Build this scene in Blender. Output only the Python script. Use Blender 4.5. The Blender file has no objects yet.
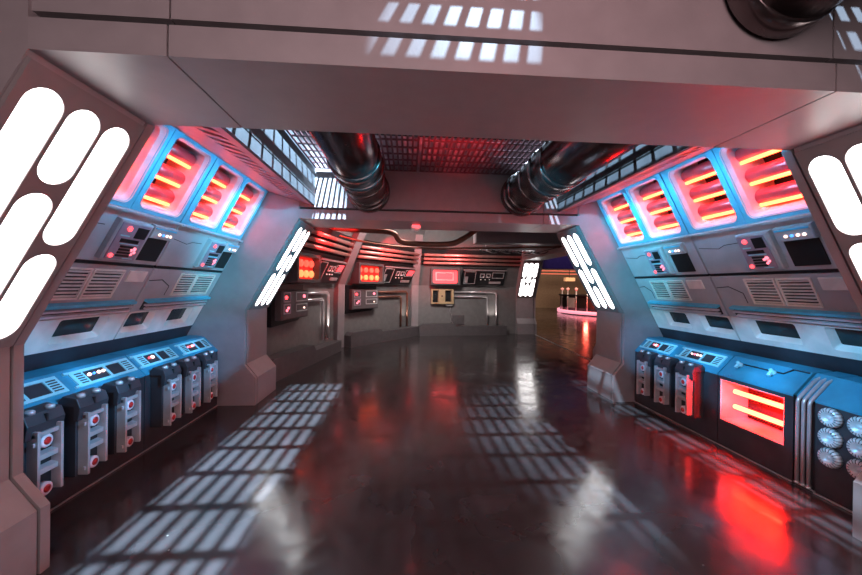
import bpy, math, random
from mathutils import Vector, Matrix
from mathutils.geometry import tessellate_polygon
random.seed(7)
COL = bpy.context.scene.collection
PI = math.pi

# ------------------------------------------------------------------ materials
def mat(name, col, rough=.5, metal=0.0, noise=.06, nscale=9, bump=0.0, spec=.5, rnoise=0.0, coat=0):
    m = bpy.data.materials.new(name); m.use_nodes = True
    nt = m.node_tree; b = nt.nodes['Principled BSDF']
    b.inputs['Roughness'].default_value = rough
    b.inputs['Metallic'].default_value = metal
    b.inputs['Specular IOR Level'].default_value = spec
    b.inputs['Coat Weight'].default_value = coat
    tc = nt.nodes.new('ShaderNodeTexCoord')
    n = nt.nodes.new('ShaderNodeTexNoise'); n.inputs['Scale'].default_value = nscale; n.inputs['Detail'].default_value = 5
    nt.links.new(tc.outputs['Object'], n.inputs['Vector'])
    r = nt.nodes.new('ShaderNodeValToRGB')
    lo = [max(0, c*(1-noise*2)) for c in col]; hi = [min(1, c*(1+noise*2)) for c in col]
    r.color_ramp.elements[0].position = .3; r.color_ramp.elements[1].position = .7
    r.color_ramp.elements[0].color = (*lo, 1); r.color_ramp.elements[1].color = (*hi, 1)
    nt.links.new(n.outputs['Fac'], r.inputs['Fac']); nt.links.new(r.outputs['Color'], b.inputs['Base Color'])
    if rnoise:
        mr = nt.nodes.new('ShaderNodeMapRange'); mr.inputs['To Min'].default_value = max(0, rough-rnoise); mr.inputs['To Max'].default_value = rough+rnoise
        nt.links.new(n.outputs['Fac'], mr.inputs['Value']); nt.links.new(mr.outputs['Result'], b.inputs['Roughness'])
    if bump:
        bp = nt.nodes.new('ShaderNodeBump'); bp.inputs['Strength'].default_value = bump; bp.inputs['Distance'].default_value = .005
        n2 = nt.nodes.new('ShaderNodeTexNoise'); n2.inputs['Scale'].default_value = nscale*12
        nt.links.new(tc.outputs['Object'], n2.inputs['Vector'])
        nt.links.new(n2.outputs['Fac'], bp.inputs['Height']); nt.links.new(bp.outputs['Normal'], b.inputs['Normal'])
    return m
def emit(name, col, s, base=None):
    m = bpy.data.materials.new(name); m.use_nodes = True
    b = m.node_tree.nodes['Principled BSDF']
    b.inputs['Base Color'].default_value = (*(base or col), 1)
    b.inputs['Emission Color'].default_value = (*col, 1)
    b.inputs['Emission Strength'].default_value = s
    return m
def floor_mat():
    m = bpy.data.materials.new('polished_floor'); m.use_nodes = True
    nt = m.node_tree; b = nt.nodes['Principled BSDF']; L = nt.links.new
    tc = nt.nodes.new('ShaderNodeTexCoord')
    n1 = nt.nodes.new('ShaderNodeTexNoise'); n1.inputs['Scale'].default_value = 1.3; n1.inputs['Detail'].default_value = 8; n1.inputs['Distortion'].default_value = .6
    L(tc.outputs['Object'], n1.inputs['Vector'])
    r = nt.nodes.new('ShaderNodeValToRGB')
    r.color_ramp.elements[0].position = .3; r.color_ramp.elements[1].position = .75
    r.color_ramp.elements[0].color = (.030, .025, .026, 1); r.color_ramp.elements[1].color = (.062, .050, .053, 1)
    L(n1.outputs['Fac'], r.inputs['Fac'])
    vo = nt.nodes.new('ShaderNodeTexVoronoi'); vo.inputs['Scale'].default_value = 5; vo.inputs['Randomness'].default_value = 1
    L(tc.outputs['Object'], vo.inputs['Vector'])
    sp = nt.nodes.new('ShaderNodeMath'); sp.operation = 'LESS_THAN'; sp.inputs[1].default_value = .028
    L(vo.outputs['Distance'], sp.inputs[0])
    mx = nt.nodes.new('ShaderNodeMix'); mx.data_type = 'RGBA'
    L(sp.outputs[0], mx.inputs['Factor']); L(r.outputs['Color'], mx.inputs['A']); mx.inputs['B'].default_value = (.3, .27, .25, 1)
    L(mx.outputs['Result'], b.inputs['Base Color'])
    n2 = nt.nodes.new('ShaderNodeTexNoise'); n2.inputs['Scale'].default_value = 3.5; n2.inputs['Detail'].default_value = 9; n2.inputs['Distortion'].default_value = 1.5
    L(tc.outputs['Object'], n2.inputs['Vector'])
    mr = nt.nodes.new('ShaderNodeMapRange'); mr.inputs['From Min'].default_value = .3; mr.inputs['From Max'].default_value = .7
    mr.inputs['To Min'].default_value = .10; mr.inputs['To Max'].default_value = .26
    L(n2.outputs['Fac'], mr.inputs['Value']); L(mr.outputs['Result'], b.inputs['Roughness'])
    bp = nt.nodes.new('ShaderNodeBump'); bp.inputs['Strength'].default_value = .12; bp.inputs['Distance'].default_value = .01
    n3 = nt.nodes.new('ShaderNodeTexNoise'); n3.inputs['Scale'].default_value = 2.2; n3.inputs['Detail'].default_value = 6
    L(tc.outputs['Object'], n3.inputs['Vector']); L(n3.outputs['Fac'], bp.inputs['Height']); L(bp.outputs['Normal'], b.inputs['Normal'])
    b.inputs['Specular IOR Level'].default_value = .75
    return m
M = {
 'floor': floor_mat(),
 'frame': mat('frame_pink_tint', (.285, .240, .250), .40, noise=.03, rnoise=.06, bump=.05),  # grey paint tinted pink-brown in place of red light
 'frame_dark': mat('frame_groove', (.03, .028, .03), .6),
 'board': mat('lamp_board', (.22, .185, .19), .5, noise=.03),
 'bay_side': mat('recess_side', (.07, .07, .08), .5, noise=.08),
 'soffit': mat('soffit_pink_tint', (.42, .30, .32), .45, noise=.04),  # pink glow from the red windows mixed into the base colour
 'grate': mat('grate_red_tint', (.13, .055, .062), .5, .2),  # red light from below put into the base colour
 'void': mat('dark_void', (.012, .012, .014), .8),
 'blue': mat('blue_lit_panel', (.11, .40, .52), .42, noise=.03),  # blue light on the upper panels put into their colour
 'deep_blue': mat('console_blue_lit', (.035, .24, .36), .4, noise=.06, bump=.05),  # blue light falling on the console tops, painted into the base
 'bright_blue': mat('blue_lit_stripe', (.10, .52, .72), .4),  # cyan light on the top rib painted in as its colour
 'pale_blue': mat('pale_blue_trim', (.35, .68, .74), .35),
 'grey': mat('panel_grey', (.42, .42, .43), .42, noise=.05, nscale=5, bump=.05),
 'cream': mat('panel_cream', (.80, .73, .67), .42, noise=.05),
 'bezel': mat('window_bezel', (.62, .55, .57), .35),
 'dark': mat('console_dark', (.035, .030, .036), .48, noise=.08, bump=.06),
 'black': mat('black_plastic', (.012, .012, .014), .35),
 'screen': mat('dark_screen', (.010, .010, .010), .45),
 'glass': mat('dark_glass', (.035, .04, .035), .12, noise=.15, nscale=3),
 'metal': mat('brushed_metal', (.56, .50, .52), .3, .45, noise=.05),
 'chrome': mat('chrome', (.62, .60, .62), .25, .55),
 'duct': mat('gunmetal_duct', (.13, .10, .10), .25, .9, noise=.1, rnoise=.06),
 'roll': mat('glossy_red_lit_roll', (.60, .035, .04), .3, 0, noise=.02, spec=.5, coat=.1),  # pale rollers coloured red for the lamp light on them
 'copper': mat('copper_pipe', (.24, .10, .07), .4, .5),
 'tube': mat('red_tinted_tube', (.75, .36, .32), .28, .5),  # red light on the tubes mixed into their colour
 'far_wall': mat('far_wall_paint', (.17, .155, .155), .55, noise=.05),
 'plinth': mat('plinth_paint', (.10, .085, .09), .5, noise=.06),
 'red_plastic': mat('red_button', (.55, .02, .02), .3),
 'beige': mat('beige_wall', (.38, .27, .18), .6),
 'brass': mat('brass_box', (.62, .42, .24), .4, .3),
 'purple': mat('blue_lit_soffit', (.09, .07, .13), .6),  # dark blue light on this band painted as purple
 'lens': emit('white_lamp', (1, .97, .96), 3.6),
 'rod': emit('red_orange_lamp', (1, .058, .016), 14),
 'rod_soft': emit('red_strip_lamp', (1, .08, .03), 9),
 'heat': emit('heater_lamp', (1, .0075, .003), 120),
 'led_red': emit('red_indicator', (1, .05, .06), 2.6),
 'led_pink': emit('pink_indicator', (1, .18, .24), 1.5),
 'led_white': emit('warm_indicator', (1, .62, .52), 1.8),
 'led_blue': emit('blue_indicator', (.08, .35, 1), 1.0),
 'ring': emit('pink_ring_lamp', (1, .35, .45), .7),
 'detector': mat('white_plastic', (.75, .70, .68), .4),
}

# ------------------------------------------------------------------ frames and mesh builder
class Fr:
    def __init__(s, o, U, V, N): s.o, s.U, s.V, s.N = Vector(o), Vector(U), Vector(V), Vector(N)
    def p(s, u, v, n=0): return s.o + s.U*u + s.V*v + s.N*n
W = Fr((0,0,0), (1,0,0), (0,1,0), (0,0,1))
class MB:
    def __init__(s, fr=W): s.v, s.f, s.fr, s.sm = [], [], fr, []
    def add(s, vs, fs, smooth=False):
        b = len(s.v); s.v += [Vector(x) for x in vs]
        s.f += [tuple(b+i for i in f) for f in fs]; s.sm += [smooth]*len(fs); return s
    def hexa(s, P):   # 8 corner points bottom ring then top ring
        return s.add(P, [(0,3,2,1),(4,5,6,7),(0,1,5,4),(1,2,6,5),(2,3,7,6),(3,0,4,7)])
    def box(s, u0, u1, v0, v1, n0, n1, ch=0, fr=None):
        fr = fr or s.fr
        if ch: return s.plate(rect(u0, u1, v0, v1), [], n0, n1, fr, ch)
        return s.hexa([fr.p(u0,v0,n0),fr.p(u1,v0,n0),fr.p(u1,v1,n0),fr.p(u0,v1,n0),fr.p(u0,v0,n1),fr.p(u1,v0,n1),fr.p(u1,v1,n1),fr.p(u0,v1,n1)])
    def plate(s, outer, holes, n0, n1, fr=None, ch=0):   # polygon with holes extruded n0..n1, chamfer on the front
        fr = fr or s.fr
        if ch:
            ins = inset(outer, ch)
            k = len(outer)
            vs = [fr.p(x,y,n0) for x,y in outer]+[fr.p(x,y,n1-ch) for x,y in outer]+[fr.p(x,y,n1) for x,y in ins]
            fs = []
            for i in range(k):
                j = (i+1)%k; fs += [(i,j,k+j,k+i),(k+i,k+j,2*k+j,2*k+i)]
            s.add(vs, fs); s._cap(outer, [], fr, n0, True); s._cap(ins, holes, fr, n1, False)
        else:
            k = len(outer)
            vs = [fr.p(x,y,n0) for x,y in outer]+[fr.p(x,y,n1) for x,y in outer]
            s.add(vs, [(i,(i+1)%k,k+(i+1)%k,k+i) for i in range(k)])
            s._cap(outer, holes, fr, n0, True); s._cap(outer, holes, fr, n1, False)
        for h in holes:
            k = len(h)
            vs = [fr.p(x,y,n0) for x,y in h]+[fr.p(x,y,n1) for x,y in h]
            s.add(vs, [((i+1)%k,i,k+i,k+(i+1)%k) for i in range(k)])
        return s
    def _cap(s, outer, holes, fr, n, flip):
        loops = [outer]+holes
        pts = [p for l in loops for p in l]
        tris = tessellate_polygon([[Vector((x,y,0)) for x,y in l] for l in loops])
        fs = []
        for t in tris:
            a, b, c = [pts[i] for i in t]
            ar = (b[0]-a[0])*(c[1]-a[1])-(b[1]-a[1])*(c[0]-a[0])
            if abs(ar) < 1e-12: continue
            t = tuple(t) if (ar > 0) != flip else tuple(reversed(t))
            fs.append(t)
        s.add([fr.p(x,y,n) for x,y in pts], fs)
    def ring(s, inner, outer, n_in, n_out, fr=None):   # sloped ring between two loops of equal count
        fr = fr or s.fr; k = len(inner)
        return s.add([fr.p(x,y,n_out) for x,y in outer]+[fr.p(x,y,n_in) for x,y in inner], [(i,(i+1)%k,k+(i+1)%k,k+i) for i in range(k)])
    def tube(s, path, r, seg=12, caps=True, r2=None):
        path = [Vector(p) for p in path]; n = len(path)
        T = []
        for i in range(n):
            a = path[max(i-1,0)]; b = path[min(i+1,n-1)]
            T.append((b-a).normalized())
        up = Vector((0,0,1)) if abs(T[0].z) < .9 else Vector((1,0,0))
        x = T[0].cross(up).normalized(); vs = []
        for i in range(n):
            if i:
                q = T[i-1].rotation_difference(T[i]); x = (q @ x).normalized()
            y = T[i].cross(x)
            rr = r[i] if isinstance(r, (list, tuple)) else r
            for k in range(seg):
                a = 2*PI*k/seg; vs.append(path[i]+x*math.cos(a)*rr+y*math.sin(a)*rr)
        fs = [(i*seg+k, i*seg+(k+1)%seg, (i+1)*seg+(k+1)%seg, (i+1)*seg+k) for i in range(n-1) for k in range(seg)]
        s.add(vs, fs, True)
        if caps:
            s.add(vs[:seg], [tuple(reversed(range(seg)))]); s.add(vs[-seg:], [tuple(range(seg))])
        return s
    def lathe(s, base, axis, prof, seg=20):   # prof: list of (r, h)
        axis = Vector(axis).normalized()
        up = Vector((0,0,1)) if abs(axis.z) < .9 else Vector((1,0,0))
        x = axis.cross(up).normalized(); y = axis.cross(x); vs = []
        for r, h in prof:
            for k in range(seg):
                a = 2*PI*k/seg; vs.append(Vector(base)+axis*h+x*math.cos(a)*max(r,1e-4)+y*math.sin(a)*max(r,1e-4))
        n = len(prof)
        s.add(vs, [(i*seg+k, (i+1)*seg+k, (i+1)*seg+(k+1)%seg, i*seg+(k+1)%seg) for i in range(n-1) for k in range(seg)], True)
        s.add(vs[:seg], [tuple(range(seg))]); s.add(vs[-seg:], [tuple(reversed(range(seg)))])
        return s
    def prism(s, poly3a, poly3b):
        k = len(poly3a)
        s.add(list(poly3a)+list(poly3b), [(i,(i+1)%k,k+(i+1)%k,k+i) for i in range(k)]+[tuple(reversed(range(k))), tuple(range(k,2*k))])
        return s
    def build(s, name, m, parent=None, bevel=0):
        me = bpy.data.meshes.new(name)
        loc = parent.matrix_world.translation if (parent and parent.get('_loc') is None) else Vector((0,0,0))
        # keep the origin at the middle of the mesh
        c = sum(s.v, Vector())/len(s.v)
        if parent is None: base = Vector((c.x, c.y, min(v.z for v in s.v)))
        else: base = c
        me.from_pydata([v-base for v in s.v], [], s.f)
        me.materials.append(M[m] if isinstance(m, str) else m)
        me.polygons.foreach_set('use_smooth', s.sm)
        me.validate(); me.update()
        import bmesh
        bm = bmesh.new(); bm.from_mesh(me); bmesh.ops.remove_doubles(bm, verts=bm.verts, dist=1e-5)
        bmesh.ops.recalc_face_normals(bm, faces=bm.faces); bm.to_mesh(me); bm.free()
        o = bpy.data.objects.new(name, me); COL.objects.link(o)
        if parent:
            o.parent = parent; wl = WLOC[parent.name]; o.location = base - wl
        else: o.location = base
        WLOC[o.name] = base
        if bevel:
            b = o.modifiers.new('bevel', 'BEVEL'); b.width = bevel; b.segments = 2; b.limit_method = 'ANGLE'; b.angle_limit = math.radians(35)
        return o
WLOC = {}
def thing(name, label, cat, loc, group=None, kind=None):
    o = bpy.data.objects.new(name, None); COL.objects.link(o); o.location = loc; o.empty_display_size = .1
    WLOC[o.name] = Vector(loc)
    o['label'] = label; o['category'] = cat
    if group: o['group'] = group
    return o
def tag(o, label, cat, group=None, kind=None):
    o['label'] = label; o['category'] = cat
    if group: o['group'] = group
    if kind: o['kind'] = kind
    return o
def struct(o, label=None):
    o['kind'] = 'structure'
    if label: o['label'] = label
    return o
def rect(u0, u1, v0, v1): return [(u0,v0),(u1,v0),(u1,v1),(u0,v1)]
def rrect(u0, u1, v0, v1, r, seg=5):
    out = []
    for cx, cy, a0 in ((u1-r,v0+r,-PI/2),(u1-r,v1-r,0),(u0+r,v1-r,PI/2),(u0+r,v0+r,PI)):
        for k in range(seg+1):
            a = a0+PI/2*k/seg; out.append((cx+r*math.cos(a), cy+r*math.sin(a)))
    return out
def inset(poly, d):
    n = len(poly); out = []
    for i in range(n):
        p0, p1, p2 = Vector(poly[i-1]), Vector(poly[i]), Vector(poly[(i+1)%n])
        d1 = (p1-p0).normalized(); d2 = (p2-p1).normalized()
        n1 = Vector((-d1.y, d1.x)); n2 = Vector((-d2.y, d2.x))
        m = (n1+n2).normalized(); c = max(.3, m.dot(n1))
        q = p1+m*(d/c); out.append((q.x, q.y))
    return out

# ------------------------------------------------------------------ the portals
WF, WK, WT, ZF1, ZF2, ZK, ZT = 2.30, 2.434, 1.794, .336, .50, 1.17, 2.326
ZTOP = 3.4
def pillar_profile(e=0.0):   # (distance from the axis, height), e pulls the inner outline back
    return [(WF+e,0),(WF+e,ZF1),(WK+e,ZF2),(WK+e,ZK),(WT+e*1.3,ZT),(WT+e*1.3,ZTOP),(3.45,ZTOP),(3.45,0)]
def portal(label, y_body, y_strip, place, zside=1, seam=1.32):
    """y_body (a,b) main band, y_strip (a,b) narrow band beside the wall bay; place(x,y,z)->world"""
    yb0, yb1 = y_body; ys0, ys1 = y_strip
    g0, g1 = (yb1, ys0) if ys0 >= yb1 else (ys1, yb0)
    t = thing('portal_frame', label, 'doorway frame', place(0, (yb0+yb1)/2, 0))
    for sd in (-1, 1):
        mb = MB()
        for (a, b, e) in ((yb0, yb1, 0), (ys0, ys1, 0), (g0, g1, .035)):
            pr_ = pillar_profile(e)
            mb.prism([place(sd*x, a, z) for x, z in pr_], [place(sd*x, b, z) for x, z in pr_])
        mb.build('pillar', 'frame', t)
    # beam: main band with a lower lip on the face away from the wall bay
    mb = MB(); x0 = WT
    near = yb0 if ys0 >= yb1 else yb1
    sgn = 1 if ys0 >= yb1 else -1
    mb2 = lambda xa, xb, ya, yb, za, zb: mb.hexa([place(xa,ya,za),place(xb,ya,za),place(xb,yb,za),place(xa,yb,za),place(xa,ya,zb),place(xb,ya,zb),place(xb,yb,zb),place(xa,yb,zb)])
    lo, hi = min(yb0,ys0), max(yb1,ys1)
    if sgn > 0: hi = yb1+.025
    for xa, xb in ((-x0, -seam-.004), (-seam+.004, seam-.004), (seam+.004, x0)):
        mb2(xa, xb, lo, hi, ZT, ZT+.115)
        mb2(xa, xb, lo+.012, hi-.012, ZT+.145, ZTOP)
    mb.build('beam', 'frame', t)
    mb = MB(); 
    mb.hexa([place(x_,y_,z_) for z_ in (ZT+.02, ZTOP) for x_,y_ in ((-x0,lo+.04),(x0,lo+.04),(x0,hi-.04),(-x0,hi-.04))])
    mb.build('beam_groove', 'frame_dark', t)
    return t
def light_panel(label, sd, ya, yb, place, dirn, split_o, split_m, dim=(.044, .152, .018)):
    """board with six rounded lamps on the sloped face; dirn=+1 columns run ya->yb"""
    zc = 0
    k = (WK-WT)/(ZT-ZK)
    o = place(sd*(WK), ya, ZK)
    U = (Vector(place(0,1,0))-Vector(place(0,0,0)))
    V = Vector(place(sd*(WT), 0, ZT))-Vector(place(sd*WK, 0, ZK)); V = V/(ZT-ZK)   # one unit of v = one metre of height
    N = U.cross(V).normalized()
    inward = Vector(place(-sd,0,0))-Vector(place(0,0,0))
    if N.dot(inward) < 0: N = -N
    fr = Fr(o, U, V, N)
    w = yb-ya; m = .022
    cols = []
    m0, cw, gp = dim
    for i in range(3):
        a = m0+i*(cw+gp); cols.append((a, a+cw))
    holes = []
    for i, (a, b) in enumerate(cols):
        sp = split_m if i == 1 else split_o
        for z0, z1 in ((1.225, sp-.022), (sp+.022, 2.25)):
            holes.append((a, b, z0-ZK, z1-ZK))
    def stad(a, b, v0, v1, e=0):
        r = (b-a)/2; out = []
        kk = 1/fr.V.length
        for c0, s0 in ((v0+r*kk, PI), (v1-r*kk, 0)):
            for j in range(11):
                t = s0+PI*j/10; out.append(((a+b)/2+(r+e)*math.cos(t), c0+(r+e)*kk*math.sin(t)))
        return out
    t = thing('light_panel', label, 'light panel', fr.p(w/2, .5, 0), 'white lamp panels set into the sloping portal sides')
    mb = MB(fr)
    mb.plate(rect(.008, w-.008, .012, ZT-ZK-.02), [stad(*h) for h in holes], .0008, .018)
    mb.build('lamp_board', 'board', t)
    for h in holes:
        mb = MB(fr); mb.plate(stad(*h, e=-.0005), [], .001, .013); mb.build('lamp_lens', 'lens', t)
    return t
P12 = lambda x, y, z: Vector((x, y, z))
portal('grey portal frame nearest the camera with wide flat beam overhead', (1.357, 1.925), (1.942, 1.992), P12)
portal('grey portal frame at the far end of the console bay', (4.585, 5.21), (4.515, 4.56), P12)
# side passage portal, turned to face along x
P3 = lambda x, y, z: Vector((3.08-1.357+y, 8.80+x, z))      # x -> world +y, y -> world +x
P3b = lambda x, y, z: Vector((3.08-1.357+y, 8.80+x, z))
portal('distant grey portal frame of the side passage beyond the bay', (1.357, 1.90), (1.93, 1.985), P3)
light_panel('large lamp panel at the far left of the photo, nearest the camera', -1, 1.357, 1.925, P12, 1, 1.66, 1.91)
light_panel('large lamp panel at the right edge, cut by the frame', 1, 1.357, 1.925, P12, 1, 1.80, 1.555)
light_panel('narrow lamp panel on the left side of the second portal', -1, 4.585, 5.21, P12, 1, 1.67, 1.93, (.080, .134, .047))
light_panel('lamp panel on the right side of the second portal, beside the passage', 1, 4.585, 5.21, P12, 1, 1.80, 1.555, (.057, .134, .047))
light_panel('small distant lamp panel facing the camera beside the passage', 1, 1.357, 1.90, P3, 1, 1.80, 1.62, (.045, .125, .036))

# ------------------------------------------------------------------ floor, plenum, recess
mb = MB(); mb.box(-7, 22, -3, 34, -.1, 0); struct(mb.build('floor', 'floor'))
mb = MB(); mb.box(-3.45, 3.45, -1.6, 5.2, 5.8, 5.9); struct(mb.build('ceiling', 'void'))
XR_, XL_ = 1.50, -1.60
for sd, xs, nm in ((-1, XL_, 'trim_1'), (1, XR_, 'trim_2')):
    mb = MB(); mb.box(min(xs, xs+sd*.03), max(xs, xs+sd*.03), 1.99, 4.51, 2.49, 3.05); struct(mb.build(nm, 'bay_side'))
# perforated soffits between the recess and the wall tops
for sd, xs, nm, zo in ((-1, XL_, 'trim_3', 2.175), (1, XR_, 'trim_4', 2.03)):
    a = Vector((xs+sd*.031, 1.99, 2.49)); b = Vector((sd*(zo+.02), 1.99, 2.655))
    V = (b-a); Lw = V.length; V.normalize(); U = Vector((0,1,0)); N = U.cross(V)
    if N.z > 0: N = -N
    fr = Fr(a, U, V, N)
    mb = MB(fr)
    holes = [[(.05+i*.1245, .10), (.110+i*.1245, .07), (.110+i*.1245, .26), (.05+i*.1245, .29)] for i in range(20)] if Lw > .45 else [[(.05+i*.1245, .09), (.110+i*.1245, .06), (.110+i*.1245, .24), (.05+i*.1245, .27)] for i in range(20)]
    mb.plate(rect(0, 2.52, 0, Lw), holes, -.02, 0); struct(mb.build(nm, 'soffit'))
    mb = MB(fr); mb.box(-.02, 2.54, -.0, Lw+.3, -.12, -.10); struct(mb.build('soffit_light_block', 'void'))  # unseen sheet added above the soffit slots to stop light
# gratings
def grating(x0, x1, y0, y1, label, py=.19):
    mb = MB(); z0, z1 = 2.945, 2.957
    px, wx, wy = .055, .020, .034
    n = int(round((x1-x0)/px)); px = (x1-x0)/n
    for i in range(n+1):
        x = x0+i*px; mb.box(x-wx/2, x+wx/2, y0, y1, z0, z1)
    n = int(round((y1-y0)/py)); py = (y1-y0)/n
    for i in range(n+1):
        y = y0+i*py; mb.box(x0, x1, y-wy/2, y+wy/2, z0+.002, z1-.002)
    return tag(mb.build('ceiling_grating', 'grate'), label, 'ceiling grate', 'slotted ceiling gratings')
grating(-1.585, -.345, 2.02, 4.49, 'slotted ceiling grating over the left half of the bay')
grating(-.295, 1.485, 2.02, 4.49, 'slotted ceiling grating over the right half of the bay')
grating(-1.1, 1.5, -1.2, 1.32, 'slotted ceiling grating above the camera, seen only by its light', .11)

# ------------------------------------------------------------------ ducts
def duct(x, z, y0, y1, label, r=.225, collars=True):
    t = thing('ceiling_duct', label, 'duct', (x, (y0+y1)/2, z-r), 'gunmetal round ducts under the ceiling')
    mb = MB(); mb.lathe((x, y0, z), (0,1,0), [(r,0),(r,y1-y0)], 40); mb.build('duct_body', 'duct', t)
    def collar(yc, w, rr, nm='collar'):
        m_ = MB(); m_.lathe((x, yc, z), (0,1,0), [(r-.002,0),(rr-.006,0),(rr,.006),(rr,w-.006),(rr-.006,w),(r-.002,w)], 40); m_.build(nm, 'duct', t)
    if collars:
        collar(3.22, .10, r+.022); collar(3.52, .05, r+.03); collar(3.85, .035, r+.018); collar(y1-.26, .07, r+.02); collar(y1-.12, .12, r+.04, 'flange')
    else:
        collar(y1-.10, .10, r+.012, 'flange')
    return t
duct(-.935, 2.675, 2.02, 4.51, 'round metal duct under the ceiling left of centre')
duct(1.02, 2.69, 2.02, 4.51, 'round metal duct under the ceiling right of centre', .235)
duct(1.03, 2.735, -1.0, 1.352, 'end of a dark round duct at the top right, before the front beam', .205, False)

# ------------------------------------------------------------------ wall bays
KV = .53
def wall_frame(sd, y0):    # u along the viewer's right, v = height z, n = into the corridor
    off = 2.455 if sd < 0 else 2.31
    o = Vector((sd*(off+KV*2.1), y0, 0))
    V = Vector((-sd*KV, 0, 1)); U = Vector((0, 1 if sd < 0 else -1, 0))
    N = U.cross(V.normalized())
    return Fr(o, U, V, N)
BW = 1.165
def disc(mb, fr, u, v, r, n0, n1, seg=12):
    mb.plate([(u+r*math.cos(2*PI*k/seg), v+r*.9*math.sin(2*PI*k/seg)) for k in range(seg)], [], n0, n1, fr)
def window_panel(sd, y0, where):
    fr = wall_frame(sd, y0)
    t = thing('lit_window_panel', 'blue-lit sloping panel with two red-lit roller windows, '+where, 'wall panel', fr.p(BW/2, 2.3, 0), 'upper wall panels with red-lit windows')
    wins = [(.10, .525), (.66, 1.085)]
    mb = MB(fr)
    outs = [rrect(a-.022, b+.022, 2.073, 2.622, .055) for a, b in wins]
    mb.plate(rect(.004, BW-.004, 2.045, 2.665), [inset(o, .006) for o in outs], -.02, .0)
    mb.box(.585, .600, 2.05, 2.66, 0, .006)
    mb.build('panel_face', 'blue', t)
    for (a, b) in wins:
        f = MB(fr)
        o_ = rrect(a-.022, b+.022, 2.073, 2.622, .055); i_ = rrect(a, b, 2.095, 2.60, .045)
        f.ring(i_, o_, -.035, .006); f.ring([p for p in i_], i_, -.30, -.035)
        f.ring(o_, inset(o_, -.001), .006, -.02)
        w = f.build('window_frame', 'bezel', t)
        bk = MB(fr); bk.box(a-.02, b+.02, 2.08, 2.62, -.34, -.302); bk.build('back_plate', 'void', w)
        # three fat rollers, a lamp rod tucked under and behind each
        for k in range(3):
            zc = 2.185+k*.165
            c = fr.p(a-.0, zc, -.15); e = fr.p(b+.0, zc, -.15)
            d = (e-c)*.0
            m_ = MB(); m_.tube([c, e], .060, 22); m_.build('roller', 'roll', w)
            m_ = MB(); c2, e2 = fr.p(a+.001, zc-.052, -.116), fr.p(b-.001, zc-.052, -.116)
            m_.tube([c2, e2], .016, 10); m_.build('lamp_rod', 'rod', w)
def control_panel(sd, y0, where, box=(.52,.80), scr=(.86,1.12)):
    fr = wall_frame(sd, y0)
    t = thing('control_wall_panel', 'grey sloping panel with a lit button box and a black screen, '+where, 'control panel', fr.p(BW/2, 1.84, 0), 'middle wall panels with button boxes')
    mb = MB(fr); mb.box(.006, BW-.006, 1.655, 2.025, -.02, .0, ch=.004)
    mb.box(.004, BW-.004, 2.026, 2.043, -.02, .035)
    mb.build('panel_plate', 'grey', t)
    mb = MB(fr)   # dark cut line
    pts = [(.03,1.90),(.24,1.875),(.31,1.90),(.46,1.905)]
    for (a, b) in zip(pts, pts[1:]):
        mb.hexa([fr.p(a[0],a[1],0),fr.p(b[0],b[1],0),fr.p(b[0],b[1]+.005,0),fr.p(a[0],a[1]+.005,0),fr.p(a[0],a[1],.0015),fr.p(b[0],b[1],.0015),fr.p(b[0],b[1]+.005,.0015),fr.p(a[0],a[1]+.005,.0015)])
    mb.box(.01, BW-.01, 1.632, 1.652, -.02, -.002)
    mb.build('cut_line', 'black', t)
    a, b = box
    mb = MB(fr); mb.box(a-.015, b+.035, 1.685, 1.975, 0, .045, ch=.01); bx = mb.build('button_box', 'grey', t)
    mb = MB(fr); mb.box(a, b, 1.70, 1.96, .045, .052); mb.build('face_plate', mat_violet, bx)
    mb = MB(fr)
    w = b-a
    mb.box(a+w*.55, a+w*.95, 1.865, 1.945, .052, .057)
    for k in range(4): mb.box(a+w*.28, a+w*.72, 1.722+k*.022, 1.736+k*.022, .052, .058)
    mb.box(a+w*.18, a+w*.8, 1.825, 1.85, .052, .057); mb.build('switch_block', 'black', bx)
    mb = MB(fr); mb.box(a+w*.2, a+w*.85, 1.812, 1.819, .052, .057); mb.box(a+w*.1, a+w*.4, 1.868, 1.876, .052, .057); mb.box(a+w*.55, a+w*.9, 1.708, 1.713, .052, .057); mb.build('silver_strip', 'pale_blue', bx)
    for (q, z, r) in ((.28,1.925,.018),(.80,1.785,.013),(.70,1.775,.010),(.84,1.760,.010),(.13,1.725,.016),(.76,1.745,.009)):
        mb = MB(); disc(mb, fr, a+w*q, z, r, .052, .060, 10); mb.build('indicator_light', 'led_red' if r > .014 else 'led_pink', bx)
    a, b = scr
    mb = MB(fr); mb.box(a-.015, b+.015, 1.885, 1.985, 0, .040, ch=.006); hd = mb.build('display_hood', 'grey', t)
    mb = MB(fr); mb.box(a, b, 1.96, 1.972, .040, .046); mb.build('hood_slot', 'bright_blue', hd)
    for k, u in enumerate((.28, .46, .64, .82)):
        mb = MB(); disc(mb, fr, a+(b-a)*u, 1.922, .011, .040, .047, 10); mb.build('indicator_light', 'led_blue' if k == 1 else 'led_white', hd)
    mb = MB(fr); mb.box(a, b, 1.69, 1.875, 0, .008); mb.build('screen', 'screen', t)
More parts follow.
